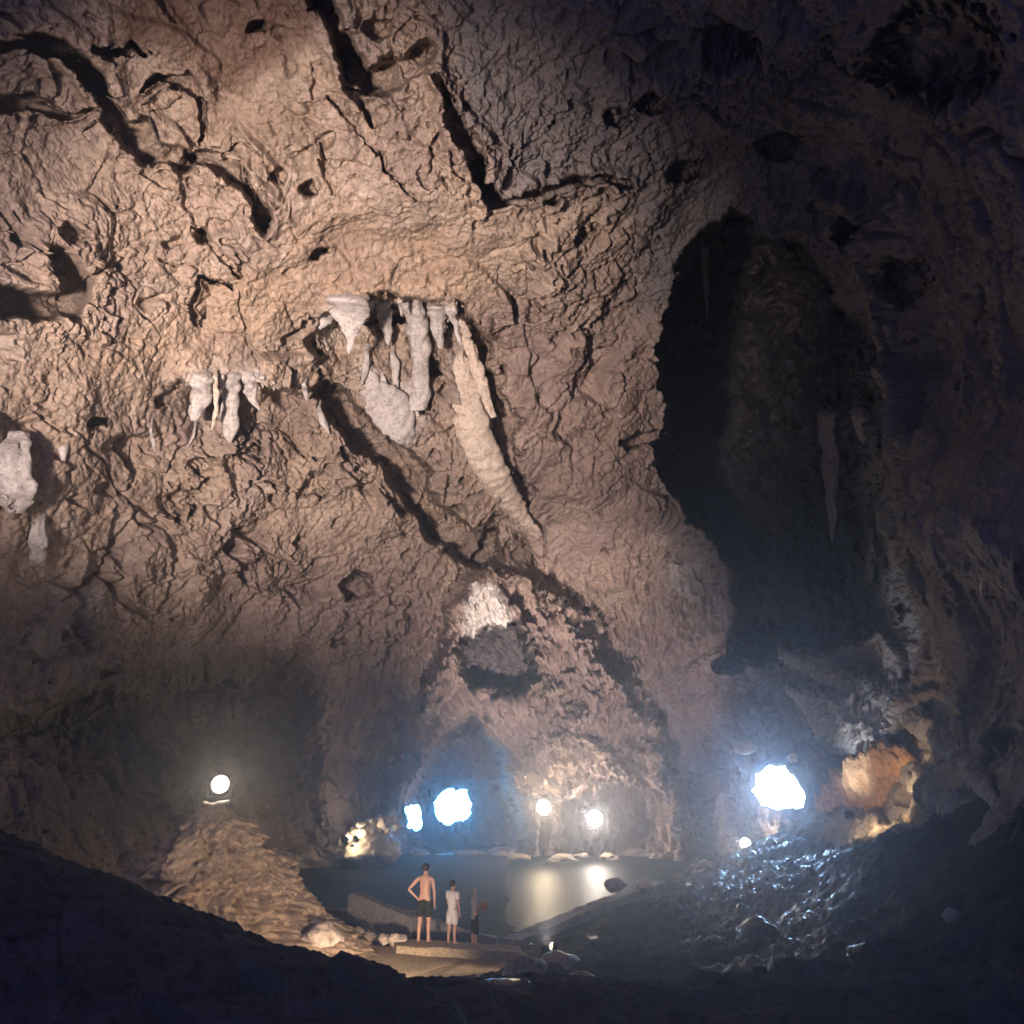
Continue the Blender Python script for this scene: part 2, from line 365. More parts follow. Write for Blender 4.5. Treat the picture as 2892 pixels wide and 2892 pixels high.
region([(0,1270),(60,1262),(100,1310),(90,1420),(30,1455),(0,1400)], -1.0, 18, A_calc, .8)
region([(90,1480),(140,1490),(130,1600),(90,1590)], -.4, 18, A_calc, .6)
region([(1880,1600),(1950,1590),(2010,1640),(2030,1680),(1950,1690),(1890,1650)], -.5, 14, A_calc, .5)
region([(60,1770),(180,1760),(220,1810),(120,1870),(60,1850)], -.5, 30, A_calc, .3)
region([(2500,1480),(2700,1420),(2892,1560),(2892,1700),(2760,1660),(2560,1560)], -.8, 50, A_calc, .25)
region([(2240,1960),(2340,1985),(2420,2000),(2490,2090),(2540,2150),(2440,2130),(2330,2090),(2280,2020)], 0, 16, A_calc, .45)
region([(2280,1880),(2400,1930),(2500,1975),(2440,1990),(2300,1920)], 0, 16, A_calc, .45)
region([(340,2560),(430,2380),(500,2310),(560,2275),(690,2285),(765,2370),(815,2510),(900,2620),(1010,2720),(1000,2900),(300,2900)], 0, 40, A_ochre, .5)
region([(1250,-60),(1290,330),(1420,560),(1560,560),(1740,530),(1800,700),(1780,900),(2300,900),(2600,-60)], 0, 150, A_slate_shade, .75, 400)
# --- openings to the sea daylight: a short tunnel, faces beyond it removed
HOLES = [[(1225,2255),(1265,2230),(1290,2236),(1312,2234),(1322,2270),(1318,2300),(1290,2318),(1262,2325),(1240,2310)],
         [(1150,2284),(1180,2280),(1186,2300),(1184,2330),(1172,2340),(1156,2330)],
         [(2140,2185),(2165,2170),(2215,2172),(2240,2200),(2268,2250),(2262,2272),(2215,2280),(2160,2268),(2142,2225)]]
hole = np.zeros(len(X0), bool); nearhole = np.zeros(len(X0))
hx_ = X0+W1*9; hy_ = Y0+W2*9
fine = fbm(Pb*2.2, 3, 77)*7
for h, tun in zip(HOLES, (.8, .6, 1.0)):
    sd = poly_sd(hx_, hy_, h, 60)+fine
    r = r + tun*sstep(-12, 2, sd)
    hole |= sd > -6
    nearhole = np.maximum(nearhole, sstep(-45, -10, sd))
# --- world-space relief of the rock
def relief(P, fine_scale=1.0):
    q = P + .55*np.stack([perlin(P*.33, 31), perlin(P*.33, 32), perlin(P*.33, 33)], 1)
    big = fbm(q*.16, 3, 41)*1.5
    gate = sstep(-.25, .35, perlin(P*.21, 81)); gate2 = sstep(-.3, .3, perlin(P*.27, 82)); gate3 = sstep(-.15, .35, perlin(P*.34, 83))
    f1, f2, cid, tl_ = worley(q*np.array([.58, .58, .46]), 51, True)
    p1_, p2_, pid, pt_ = worley(q*np.array([.21, .21, .17])+.06*perlin(P*.8, 37)[:, None], 53, True)
    plate = pt_*1.5*sstep(0, .05, p2_-p1_) + (pid-.5)*.7 - .5*np.exp(-((p2_-p1_)/.022)**2)
    lump = plate*.8 + (cid-.5)*.25*sstep(0, .2, f2-f1) - .38*np.exp(-((f2-f1)/.05)**2)*gate3 + .30*(.7-f1) + tl_*.8*sstep(0, .06, f2-f1)
    q2 = q + .12*np.stack([perlin(P*1.7, 34), perlin(P*1.7, 35), perlin(P*1.7, 36)], 1)
    g1, g2, gid, gt_ = worley(q2*np.array([1.8, 1.8, 1.45]), 52, True)
    small = ((gid-.5)*.10*sstep(0, .2, g2-g1) - .09*np.exp(-((g2-g1)/.09)**2)*(1-gate3*.6) + .10*(.7-g1) + gt_*.20*sstep(0, .08, g2-g1))
    rdg = (1-np.abs(fbm(q2*.8, 4, 61)))*.30
    fin = fbm(P*3.4, 4, 71, .6)*.10
    qa = np.stack([q2[:, 0]*.8+q2[:, 2]*.5, q2[:, 1]*.9, q2[:, 2]*1.5-q2[:, 0]*.6], 1)
    pits = -sstep(.36, .6, perlin(qa*.85, 91))*1.0*gate2 - sstep(.34, .58, perlin(qa*1.9, 92))*.48*(.3+gate3) - sstep(.4, .6, perlin(q2*3.4, 93))*.16
    pk = fbm(P*5.5, 2, 97); pits = pits - sstep(.25, .6, pk)*.10
    return big, lump*(.35+.65*gate), small*(.4+.6*gate2), rdg, fin, pits
P1 = CAM + D0*r[:, None]
big, lump, small, rdg, fin, pits = relief(P1)
# drapery fluting (vertical) of the lower back wall
flute = fbm(P1*np.array([1.9, 1.9, .30])+.3*np.stack([W1, W2, W1], 1), 4, 95)*1.5
fl_w = sstep(1450, 1800, Y0)*(1-sstep(2100, 2250, X0))*sstep(900, 1250, X0)
fl_t = (1-sstep(350, 700, Y0))*sstep(850, 1000, X0)*(1-sstep(2300, 2600, X0))*.3
flw = np.maximum(fl_w, fl_t)
V = Pb.reshape(ny, nx, 3)
du = np.gradient(V, axis=1); dv = np.gradient(V, axis=0)
nrm = np.cross(du, dv); nrm /= np.linalg.norm(nrm, axis=2)[..., None]+1e-9
nrm = nrm.reshape(-1, 3)
s = np.sign((nrm*-D0).sum(1)); nrm *= s[:, None]
nrm = nrm*.6 - D0*.4; nrm /= np.linalg.norm(nrm, axis=1)[:, None]
rg = r.reshape(ny, nx)
steep = np.hypot(np.gradient(rg, axis=1)/np.gradient(GX, axis=1), np.gradient(rg, axis=0)/np.gradient(GY, axis=0)).ravel()
damp = 1/(1+(steep/.10)**2)
calmw = sstep(-.22, .2, perlin(P1*.16, 87)+.3*perlin(P1*.5, 88))*.82+.18
calmw = calmw*(1-.6*sstep(-60, 60, poly_sd(wx, wy, [(2180,1840),(2560,1900),(2860,2300),(2700,2330),(2300,2300),(2200,2080)], 200)))*(1-.6*sstep(-60, 60, poly_sd(wx, wy, [(-200,330),(200,330),(420,430),(420,560),(100,600),(-200,600)], 200)))*(1-.6*sstep(-60, 60, poly_sd(wx, wy, [(-200,160),(150,150),(260,260),(-200,280)], 200)))
smallw = (1-flw*.55)*calmw
disp = big*.8 + lump*1.0*(1-flw*.6)*(.4+.6*calmw) + small*1.0*smallw + rdg*.7*smallw + fin*1.15 + pits*1.2*(.35+.65*calmw) + flute*.9*flw
P2 = P1 + nrm*(disp*damp*(1-.8*nearhole)*np.clip(r/37, .5, 1.1))[:, None]
Vg = P2.reshape(ny, nx, 3)
hg = hole.reshape(ny, nx)
keep = ~(hg[:-1, :-1] & hg[1:, :-1] & hg[1:, 1:] & hg[:-1, 1:])
me = grid_mesh('cave_wall', P2, ny, nx, keep)
for nm, arr in (('rust', A_rust), ('ochre', A_ochre), ('pink', A_pink), ('calcite', A_calc), ('slate_shade', A_slate_shade)):
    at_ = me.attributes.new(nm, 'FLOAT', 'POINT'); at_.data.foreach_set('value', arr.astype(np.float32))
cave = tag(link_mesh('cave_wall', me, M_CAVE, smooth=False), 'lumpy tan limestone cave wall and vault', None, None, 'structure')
def wall_r(px, py):
    i = np.searchsorted(gy, py); j = np.searchsorted(gx, px)
    return float(np.linalg.norm(P2[i*nx+j]-CAM))
def on_wall(px, py, off=0.0): return at_r(px, py, wall_r(px, py)-off)

# ================================================================== THE GROUND (one height field) AND WATER
gp = []
def g(px, py, Y, dz=0):
    p = at(px, py, Y); gp.append((p.x, p.y, p.z+dz))
for x in (-9, -4, 0, 4, 9): gp.append((x, 0, 2.4)); gp.append((x, -6, 2.4)); gp.append((x, 4, 2.42))
SIL = [(-300,2180),(0,2330),(300,2452),(600,2575),(800,2655),(1000,2712),(1200,2748),(1340,2762)]
for x, y in SIL:
    g(x, y, 9, -.08); p = at(x, y, 9)
    for Y, z in ((13, .5), (17, .3), (20, .3)):
        gp.append((p.x/9*Y, Y, z if x > 900 else z+.15))
for a in ((1440,2752,18),(1440,2800,11),(1470,2700,23),(1620,2640,27),(1620,2720,19),(1760,2570,32),(1880,2500,38),(1880,2600,27),(2000,2460,40),(2100,2415,45),(1900,2800,13),(1446,2950,7),(2200,2900,8),
          (2200,2450,36),(2200,2360,41),(2400,2350,36),(2200,2600,24),(2500,2600,17),(2500,2420,23),(2700,2330,22),(2892,2500,12),(2892,2330,16),(2892,2800,7.5),(2400,2750,12),(3400,2300,10),(3400,2700,8)): g(*a)
for a in ((1600,2450),(1850,2430),(1980,2400),(1520,2560),(1700,2510),(1600,2500),(1480,2470)):
    p = at_z(a[0], a[1], 0.0); gp.append((p.x, p.y, -1.0))

for a in ((900,2450,44),(1150,2440,50),(1380,2440,54),(1000,2500,32),(1200,2500,34),(1370,2500,34),(1000,2560,27),(1200,2570,27),(1330,2600,25.5)):
    p = at(*a); gp.append((p.x, p.y, .12))
gp.append((0, 66, -1.5)); gp.append((20, 66, -1.5)); gp.append((-12, 62, -1.5)); gp.append((-30, 30, 1)); gp.append((-30, 50, 1)); gp.append((38, 45, 4)); gp.append((36, 25, 6))
NA, NR = 1150, 900
az = np.concatenate([np.linspace(-1.25, -.62, 60)[:-1], np.linspace(-.62, .62, NA), np.linspace(.62, 1.25, 60)[1:]])
rr = np.geomspace(.6, 68, NR)
RR, AZ = np.meshgrid(rr, az, indexing='ij')
GXw = (RR*np.sin(AZ)).ravel(); GYw = (RR*np.cos(AZ)).ravel()
gz = tps([(a/10, b/10) for a, b, _ in gp], [c for *_, c in gp], np.stack([GXw, GYw], 1)/10)
gz = np.clip(gz, -2.5, 9)
PG = np.stack([GXw, GYw, gz], 1)
fl = [at_z(a, b_, 0.1) for a, b_ in ((780,2415),(1440,2415),(1450,2470),(1445,2560),(1430,2660),(960,2660),(850,2560))]
fm = sstep(-.6, .6, poly_sd(PG[:, 0], PG[:, 1], [(p.x, p.y) for p in fl], 3))
PG[:, 2] = PG[:, 2]*(1-fm) + (.12+.05*perlin(PG*np.array([.5, .5, 0]), 3))*fm
b_, l_, s_, rd_, fi_, pi_ = relief(PG*1.6)
dist = RR.ravel(); k = sstep(5, 16, dist)
right = sstep(-2, 5, GXw)
calm = np.exp(-(((GXw+2.8)/4.2)**4+((GYw-21)/2.6)**4))
rough_amp = (.09 + .04*k*right)*(1-calm)*(1-fm*.93)
near_amp = .09*(1-k)
PG[:, 2] += (l_*.8+s_*1.2+rd_*.6-.25+fi_)*rough_amp*1.6 + (l_+rd_)*near_amp + fi_*.12*(1-calm)*(1-fm)
PG2 = PG*np.array([1, 1, 0.0])+.25*np.stack([perlin(PG*1.3, 5), perlin(PG*1.3, 6), 0*GXw], 1)
st = np.zeros(len(PG))
for sc_, am_, sd_ in ((.75, .13, 3), (1.9, .11, 4), (4.2, .065, 5)):
    c1, c2, cc = worley(PG2*sc_, 200+sd_)
    st += am_*np.sqrt(np.clip(1-(c1/(.35+.35*cc))**2, 0, 1))*(cc > .35)
st *= sstep(-6, 3, GXw)*k*(1-fm)*(1-calm)
qd, _ = line_dist(PG[:, 0], PG[:, 1], [(at(1470, 2655, 24.6).x, 24.6), (at(1700, 2556, 31).x, 31), (at(1880, 2490, 38).x, 38)], 4)
st *= .25+.75*sstep(.6, 2.2, qd)
PG[:, 2] += st
n_w = fbm(PG*np.array([1.1, 1.1, 0]), 3, 15)
PG[:, 2] += n_w*.16*right*k*(1-fm)
PG[:, 2] -= calm*0
me = grid_mesh('ground', PG, len(rr), len(az))
wz = [at(a, b_, c_) for a, b_, c_ in ((1960,2420,45),(2200,2370,42),(2380,2400,36),(2420,2520,24),(2330,2640,17),(2200,2740,13),(2080,2700,15),(2060,2600,22),(1950,2520,32))]
wetm = sstep(-2.0, 1.5, poly_sd(PG[:, 0], PG[:, 1], [(p.x, p.y) for p in wz], 6)+1.2*fbm(PG*np.array([.6, .6, 0]), 3, 66))
PG[:, 2] += wetm*fbm(PG*np.array([3.4, 3.4, 0]), 2, 68)*.07
me.vertices.foreach_set('co', PG.astype(np.float32).ravel())
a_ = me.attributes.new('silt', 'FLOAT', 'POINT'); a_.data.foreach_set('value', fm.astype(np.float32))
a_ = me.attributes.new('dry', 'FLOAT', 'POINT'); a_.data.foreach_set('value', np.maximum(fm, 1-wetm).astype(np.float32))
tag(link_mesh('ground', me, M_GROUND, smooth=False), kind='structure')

m, nt, b = new_mat('dark_water')
b.inputs['Base Color'].default_value = (.006, .010, .014, 1); b.inputs['Roughness'].default_value = .5; b.inputs['Specular IOR Level'].default_value = .3; b.inputs['IOR'].default_value = 1.12
co = N(nt, 'ShaderNodeTexCoord').outputs['Object']
bp = N(nt, 'ShaderNodeBump'); bp.inputs['Strength'].default_value = .35; bp.inputs['Distance'].default_value = .06
nt.links.new(noise(nt, co, 1.8, 3, .5, .4), bp.inputs['Height']); nt.links.new(bp.outputs[0], b.inputs['Normal'])
M_WATER = m
bm = bmesh.new(); bmesh.ops.create_grid(bm, x_segments=20, y_segments=20, size=1)
bmesh.ops.transform(bm, matrix=Matrix.Translation((8, 44, 0)) @ Matrix.Diagonal((36, 27, 1, 1)), verts=bm.verts)
tag(bm_obj('water', bm, M_WATER), kind='structure')

# ================================================================== SKY behind the openings
M_SKY = emit('overcast_daylight', (.12, .50, 1.0), 60)
M_SKY2 = emit('overcast_daylight_bright', (.36, .62, 1.0), 105)
for i, (h, off) in enumerate(zip(HOLES, (4.5, 4.5, 5.0))):
    cx = sum(p[0] for p in h)/len(h); cy = sum(p[1] for p in h)/len(h)
    c = at_r(cx, cy, wall_r(cx, cy)+off+3); n = (c-Vector(CAM)).normalized()
    sz = (max(max(p[0] for p in h)-min(p[0] for p in h), max(p[1] for p in h)-min(p[1] for p in h))*1.25/F*c.length+1.0)/1.2
    bm = bmesh.new(); bmesh.ops.create_grid(bm, x_segments=8, y_segments=8, size=sz*.6)
    for v in bm.verts: v.co.z = -.06*(v.co.x**2+v.co.y**2)
    q = n.to_track_quat('-Z', 'Y')
    bmesh.ops.transform(bm, matrix=Matrix.Translation(c) @ q.to_matrix().to_4x4(), verts=bm.verts)
    tag(bm_obj('sky', bm, M_SKY2 if i == 2 else M_SKY), kind='structure')

# ================================================================== dripstone: lumpy tapered bodies hanging on the wall
def drip(name, pts, mat, label, cat, group=None, off=.15, flat=.75, seg=28, rough=.13, hug=.7):
    """pts: (px,py,full width px); a continuous body that follows the line"""
    pts = [(a, b_, c) for a, b_, c in pts]
    P = []; W = []
    rs = [wall_r(a, b_) for a, b_, _ in pts]
    r0 = min(rs); 
    for (a, b_, c), rw in zip(pts, rs):
        rr_ = min(rw, r0+hug)-off
        P.append(at_r(a, b_, rr_)); W.append(c*.5/F*rr_)
    up = Vector((0, 0, .55)) + (P[0]-Vector(CAM)).normalized()*.55
    P.insert(0, P[0]+up); W.insert(0, W[0]*.85); pts.insert(0, pts[0])
    n = len(P); L = [0]
    for i in range(1, n): L.append(L[-1]+(P[i]-P[i-1]).length)
    m_ = max(int(L[-1]/.10), 14); T = np.linspace(0, L[-1], m_)
    C = np.stack([np.interp(T, L, [p[k] for p in P]) for k in range(3)], 1)
    for _ in range(3): C[1:-1] = (C[:-2]+C[1:-1]*2+C[2:])/4
    Wd = np.interp(T, L, W)
    for _ in range(2): Wd[1:-1] = (Wd[:-2]+Wd[1:-1]*2+Wd[2:])/4
    axis_ = Vector(C[-1]-C[0]).normalized(); view = (P[0]-Vector(CAM)).normalized()
    side = axis_.cross(view).normalized(); dep = side.cross(axis_).normalized()
    ang = np.linspace(0, 2*np.pi, seg, endpoint=False)
    VV = C[:, None, :] + Wd[:, None, None]*(np.cos(ang)[None, :, None]*np.array(side)+flat*np.sin(ang)[None, :, None]*np.array(dep))
    nrm_ = (VV-C[:, None, :]).reshape(-1, 3); VV = VV.reshape(-1, 3)
    ln = np.linalg.norm(nrm_, axis=1)[:, None]+1e-6
    nz = fbm(VV*np.array([3.2, 3.2, .35]), 3, 17)*1.1+.15*fbm(VV*5, 2, 19)
    VV = VV + nrm_/ln*(nz[:, None]*np.minimum(rough, ln*.55)*1.3)
    bm = bmesh.new(); vs = [bm.verts.new(v) for v in VV]
    for i in range(m_-1):
        for j in range(seg):
            bm.faces.new((vs[i*seg+j], vs[i*seg+(j+1) % seg], vs[(i+1)*seg+(j+1) % seg], vs[(i+1)*seg+j]))
    for i in (0, m_-1):
        c = bm.verts.new(C[i]); 
        for j in range(seg):
            f = (vs[i*seg+j], vs[i*seg+(j+1) % seg], c); bm.faces.new(f if i else f[::-1])
    # origin at the root of the dripstone
    root = Vector(C[0])
    bmesh.ops.translate(bm, verts=bm.verts, vec=-root); bmesh.ops.recalc_face_normals(bm, faces=bm.faces)
    o = bm_obj(name, bm, mat, smooth=True); o.location = root
    return tag(o, label, cat, group)
def rock_body(name, rows, mat, label, cat, flat=.7, seg=300, rough=1.0, pw=1.0, scale=1.0):
    """rows: (px, py, full width px, distance) from top to bottom; a closed body with world-space rock relief"""
    C = np.array([at_r(a, b_, d_) for a, b_, _, d_ in rows]); Wd = np.array([c*.5/F*d_ for _, _, c, d_ in rows])
    L = np.concatenate([[0], np.cumsum(np.linalg.norm(np.diff(C, axis=0), axis=1))])
    m_ = int(L[-1]/.035); T = np.linspace(0, L[-1], m_)
    C = np.stack([np.interp(T, L, C[:, k_]) for k_ in range(3)], 1); Wd = np.interp(T, L, Wd)
    for _ in range(60):
        C[1:-1] = (C[:-2]+C[1:-1]*2+C[2:])/4; Wd[1:-1] = (Wd[:-2]+Wd[1:-1]*2+Wd[2:])/4
    ang = np.linspace(0, 2*np.pi, seg+1)
    dirs = np.stack([np.cos(ang), flat*np.sin(ang), 0*ang], 1)
    VV = C[:, None]+Wd[:, None, None]*dirs[None]
    VV = VV.reshape(-1, 3); dn = np.tile(dirs, (m_, 1)); VV[seg::seg+1] = VV[0::seg+1]
    b_, l_, s_, rd_, fi_, pi_ = relief(VV*scale)
    amp = np.repeat(np.minimum(1, Wd/1.2), seg+1)*rough/scale
    VV = VV + dn*((b_*.5+l_*.9+s_*.7+rd_*1.3+fi_*1.6+pi_*1.6-.2)*amp)[:, None]
    me = grid_mesh(name, VV-C[0], m_, seg+1)
    o = link_mesh(name, me, mat, smooth=False); o.location = Vector(C[0]); return tag(o, label, cat)
rock_body('rock_buttress', [(605,2262,20,24),(603,2280,70,24),(598,2330,190,24),(585,2420,350,24),(575,2520,460,23.6),(575,2600,560,23.2),(580,2700,740,22.5),(585,2800,900,22)], M_BUTT, 'pitted tan rock buttress below the warm left lamp', 'rock', .62, 460, 1.15, scale=1.5)
GS = 'pale stalactites hanging from the rock lips'
drip('flowstone_curtain', [(1300,1000,30),(1300,1080,78),(1325,1180,98),(1360,1270,98),(1400,1350,84),(1450,1430,62),(1490,1480,34),(1525,1500,8)], M_CALCB, 'longest tan flowstone curtain sweeping down right in the middle of the wall', 'flowstone', off=.4, flat=.5, hug=5)
drip('flowstone_curtain', [(1303,905,14),(1320,965,30),(1345,1035,34),(1365,1110,38),(1392,1180,20)], M_CALCB, 'thin tan rib running into the top of the longest flowstone curtain', 'flowstone', off=.5, flat=.6)
drip('flowstone_mass', [(1030,1040,14),(1050,1090,70),(1095,1140,120),(1120,1190,110),(1145,1235,60),(1162,1262,14)], M_CALC, 'white melted flowstone mass spreading below the thick column', 'flowstone', off=.1, flat=.35, hug=1.5)
drip('stalactite', [(1160,850,70),(1180,900,56),(1185,960,54),(1190,1020,44),(1188,1070,40),(1190,1110,50),(1180,1160,44)], M_CALC, 'thickest pale column reaching from the lip down to the white flowstone mass', 'stalactite', GS, off=.5)
drip('stalactite', [(1085,850,34),(1085,900,40),(1095,945,24),(1097,975,5)], M_CALC, 'grey white stalactite just left of the thickest column', 'stalactite', GS, off=.5)
drip('stalactite', [(1240,870,60),(1235,905,40),(1238,945,34),(1245,985,10)], M_CALC, 'stubby pale stalactite just right of the thickest column', 'stalactite', GS, off=.6)
drip('stalactite', [(1275,870,34),(1284,915,16),(1296,960,12),(1305,975,4)], M_CALC, 'thin pale drip beside the tan rib under the bright lip', 'stalactite', GS, off=.6)
drip('stalactite', [(985,850,110),(985,880,110),(990,915,60),(988,950,30),(985,1000,6)], M_CALC, 'broad white stalactite cluster at the left end of the bright lip', 'stalactite', GS, off=.4, flat=.4)
drip('stalactite', [(930,880,60),(915,905,34),(898,930,8)], M_CALC, 'small white drip spreading left of the broad white cluster', 'stalactite', GS, off=.3, flat=.4)
drip('stalactite', [(1036,998,14),(1037,1020,24),(1032,1050,16),(1022,1085,8)], M_CALC, 'short bright white drip above the left shoulder of the white mass', 'stalactite', GS, off=.3)
drip('stalactite', [(1108,1000,18),(1112,1025,26),(1116,1055,16),(1118,1100,20),(1125,1130,8)], M_CALC, 'short bright white drip standing over the middle of the white mass', 'stalactite', GS, off=.3)
drip('stalactite', [(1080,1060,10),(1086,1100,34),(1092,1150,30)], M_CALC, 'white finger rising on the left side of the white mass', 'stalactite', GS, off=.3)
drip('stalactite', [(570,1068,54),(566,1120,50),(552,1165,36),(545,1190,8)], M_CALC, 'wide ribbed white stalactite of the lower left cluster', 'stalactite', GS, off=.35)
drip('stalactite', [(606,1068,12),(612,1120,16),(610,1160,12),(598,1215,4)], M_CALCB, 'thin cream stalactite between two wide white ones in the lower left', 'stalactite', GS, off=.5)
drip('stalactite', [(645,1062,62),(648,1110,44),(650,1160,38),(655,1210,44),(650,1250,10)], M_CALC, 'lilac white stalactite flaring at its foot in the lower left', 'stalactite', GS, off=.4)
drip('stalactite', [(705,1060,40),(708,1105,34),(718,1140,16),(735,1160,3)], M_CALC, 'grey pointed stalactite at the right of the lower left cluster', 'stalactite', GS, off=.4)
drip('stalactite', [(856,1088,12),(863,1108,14),(866,1130,5)], M_CALC, 'tiny white drip above the dark cleft', 'stalactite', GS, off=.4)
drip('stalactite', [(900,1160,14),(914,1190,24),(930,1225,6)], M_CALC, 'small white streak of dripstone at the left rim of the dark cleft', 'stalactite', GS, off=.35)
drip('stalactite', [(425,1215,5),(432,1245,12),(438,1275,5)], M_CALC, 'short thin white drip alone on the left wall', 'stalactite', GS, off=.3)
drip('stalactite', [(550,1215,8),(545,1238,9),(528,1262,4)], M_CALC, 'thin white drip curving left under the lower left cluster', 'stalactite', GS, off=.3)
drip('stalactite', [(178,1270,18),(175,1300,12),(182,1330,5)], M_CALC, 'small dull drip between the pale boss and the left wall drips', 'stalactite', GS, off=.3)
drip('flowstone_boss', [(45,1265,60),(35,1320,80),(40,1390,84),(50,1450,40)], M_CALC, 'rounded grey white flowstone boss at the left edge', 'flowstone', off=.1, flat=.5)
drip('flowstone_boss', [(105,1480,30),(105,1530,44),(108,1590,24)], M_CALC, 'smaller dim flowstone boss below the rounded one', 'flowstone', off=.1, flat=.5)
GL = 'rock ledges slanting down to the right of the big sea opening'
drip('rock_ledge', [(2210,1850,26),(2300,1880,52),(2420,1935,66),(2520,1985,60),(2640,2065,56),(2760,2190,46),(2860,2330,16)], M_SLAB, 'longest upper grey ledge slanting down to the right of the big sea opening', 'rock ledge', GL, off=.2, flat=.7, hug=30, rough=.5, seg=72)
drip('rock_ledge', [(2225,1950,14),(2300,1985,60),(2380,2025,112),(2460,2085,110),(2530,2145,50),(2560,2175,14)], M_SLABP, 'pale broad ledge directly up right of the big sea opening', 'rock ledge', GL, off=.3, flat=.6, hug=30, rough=.5, seg=72)
drip('rock_ledge', [(2310,2290,24),(2380,2255,96),(2450,2225,140),(2520,2195,150),(2570,2170,100),(2596,2155,20)], M_OCHRE, 'smooth ochre slab right of the big sea opening', 'rock ledge', GL, off=.3, flat=.5, hug=30, rough=.4, seg=72)
drip('rock_ledge', [(2440,2120,16),(2560,2170,50),(2680,2270,70),(2790,2390,60),(2860,2480,16)], M_SLAB, 'lower dim ledge running on to the right below the ochre slab', 'rock ledge', GL, off=.1, flat=.7, hug=30, rough=.5, seg=72)
GF = 'tiny fringe drips between the larger stalactites'
for k_, (x_, y_, l_) in enumerate([(960,850,30),(1015,852,44),(1050,850,36),(1065,850,24),(1130,852,40),(1205,866,44),(1222,872,28),(1262,880,30),(585,1066,50),(625,1066,34),(680,1064,46),(740,1070,26),(770,1084,20)]):
    drip('stalactite', [(x_,y_,12+k_%3*3),(x_+2,y_+l_*.5,8+k_%2*3),(x_+3,y_+l_,3)], M_CALC, 'tiny pale drip in the fringe between the larger stalactites', 'stalactite', GF, off=.35)
GR = 'dim stalactites in the dark right hand hollow'
for pts, lb in (([(2340,1180,60),(2350,1260,50),(2345,1340,40),(2348,1450,18),(2350,1540,4)], 'longest dim brown stalactite in the dark hollow'),
    ([(1990,700,20),(1992,760,16),(1995,830,10),(1998,900,4)], 'thin grey stalactite at the rim of the dark hollow'),
    ([(2430,1180,44),(2445,1240,26),(2440,1290,8)], 'short dim stalactite right of the longest one in the hollow'),
    ([(2780,1640,12),(2776,1670,10),(2776,1700,4)], 'thin grey straw on the far right wall')):
    drip('stalactite', pts, M_CALCB, lb, 'stalactite', GR, off=.4)

# ================================================================== built things by the pool
PZ = .72
def slab(name, far_near, z0, z1, mat, label, cat, kind=None, rough=.03):
    """far_near: ground outline in world x,y; top follows z1"""
    bm = bmesh.new()
    top = [bm.verts.new((p.x, p.y, z1)) for p in far_near]; f = bm.faces.new(top)
    r_ = bmesh.ops.extrude_face_region(bm, geom=[f]); vs = [v for v in r_['geom'] if isinstance(v, bmesh.types.BMVert)]
    for v in vs: v.co.z = z0
    bmesh.ops.subdivide_edges(bm, edges=bm.edges, cuts=14, use_grid_fill=True)
    bmesh.ops.recalc_face_normals(bm, faces=bm.faces)
    co = np.array([v.co[:] for v in bm.verts]); nz = fbm(co*2.2, 3, 5)
    for v, q in zip(bm.verts, nz): v.co += v.normal*0 + Vector((q*.5, q*.5, q))*rough
    o = bm_obj(name, bm, mat, smooth=False); return tag(o, label, cat, None, kind)
path_far = [at_z(960, 2668, PZ-.16), at_z(1120, 2672, PZ-.16), at_z(1300, 2686, PZ-.16), at_z(1470, 2692, PZ-.16)]
path_near = [Vector((p.x*.78, p.y-4.2, 0)) for p in reversed(path_far)]
path_near[0].x = path_far[-1].x*.8
slab('path', path_far+path_near, -.6, PZ-.16, M_SAND, None, None, 'structure', .05)
kf = [at_z(1105, 2650, PZ), at_z(1470, 2672, PZ), at_z(1470, 2692, PZ), at_z(1120, 2672, PZ)]
slab('kerb', kf, -.6, PZ, M_SAND, 'worn sandy kerb along the pool edge under the three bathers', 'kerb', None, .03)
wl = [at(985, 2522, 24.4), at(1150, 2588, 22.8), at(1168, 2598, 22.4)]
def wall_block(name, pa, pb, za, zb, h, th, label, mat=M_CONC):
    """sloping-topped concrete wall between two ground points"""
    d = Vector((pb.x-pa.x, pb.y-pa.y, 0)); n = Vector((-d.y, d.x, 0)).normalized()*th
    bm = bmesh.new(); k_ = 24
    rows = []
    for i in range(k_+1):
        t = i/k_; q = Vector((pa.x, pa.y, 0))+d*t; z = za+(zb-za)*t
        rows.append([bm.verts.new(q+Vector((0, 0, -.8))), bm.verts.new(q+Vector((0, 0, z))), bm.verts.new(q+n+Vector((0, 0, z))), bm.verts.new(q+n+Vector((0, 0, -.8)))])
    for i in range(k_):
        for j in range(4):
            bm.faces.new((rows[i][j], rows[i][(j+1) % 4], rows[i+1][(j+1) % 4], rows[i+1][j]))
    bm.faces.new(rows[0]); bm.faces.new(rows[-1][::-1])
    bmesh.ops.recalc_face_normals(bm, faces=bm.faces)
    co = np.array([v.co[:] for v in bm.verts]); nz = fbm(co*1.7, 3, 8)
    for v, q in zip(bm.verts, nz): v.co += Vector((q*.03, q*.05, q*.06))
    return tag(bm_obj(name, bm, mat), label, 'wall')
a = at(985, 2522, 24.6); b2 = at(1165, 2592, 23.2)
wall_block('concrete_wall', a, b2, a.z, b2.z, 1, .35, 'low sloping concrete wall left of the shirtless bather')
a = at(1140, 2575, 23.6); b2 = at(1400, 2655, 23.3)
wall_block('concrete_wall', a, b2, a.z, b2.z, 1, .4, 'lower grey concrete ledge behind the feet of the bathers')
a = at(830, 2555, 26.5); b2 = at(985, 2570, 25.5)
wall_block('concrete_wall', a, b2, a.z, b2.z, 1, .35, 'dim low concrete wall between the lit buttress and the sloping wall')
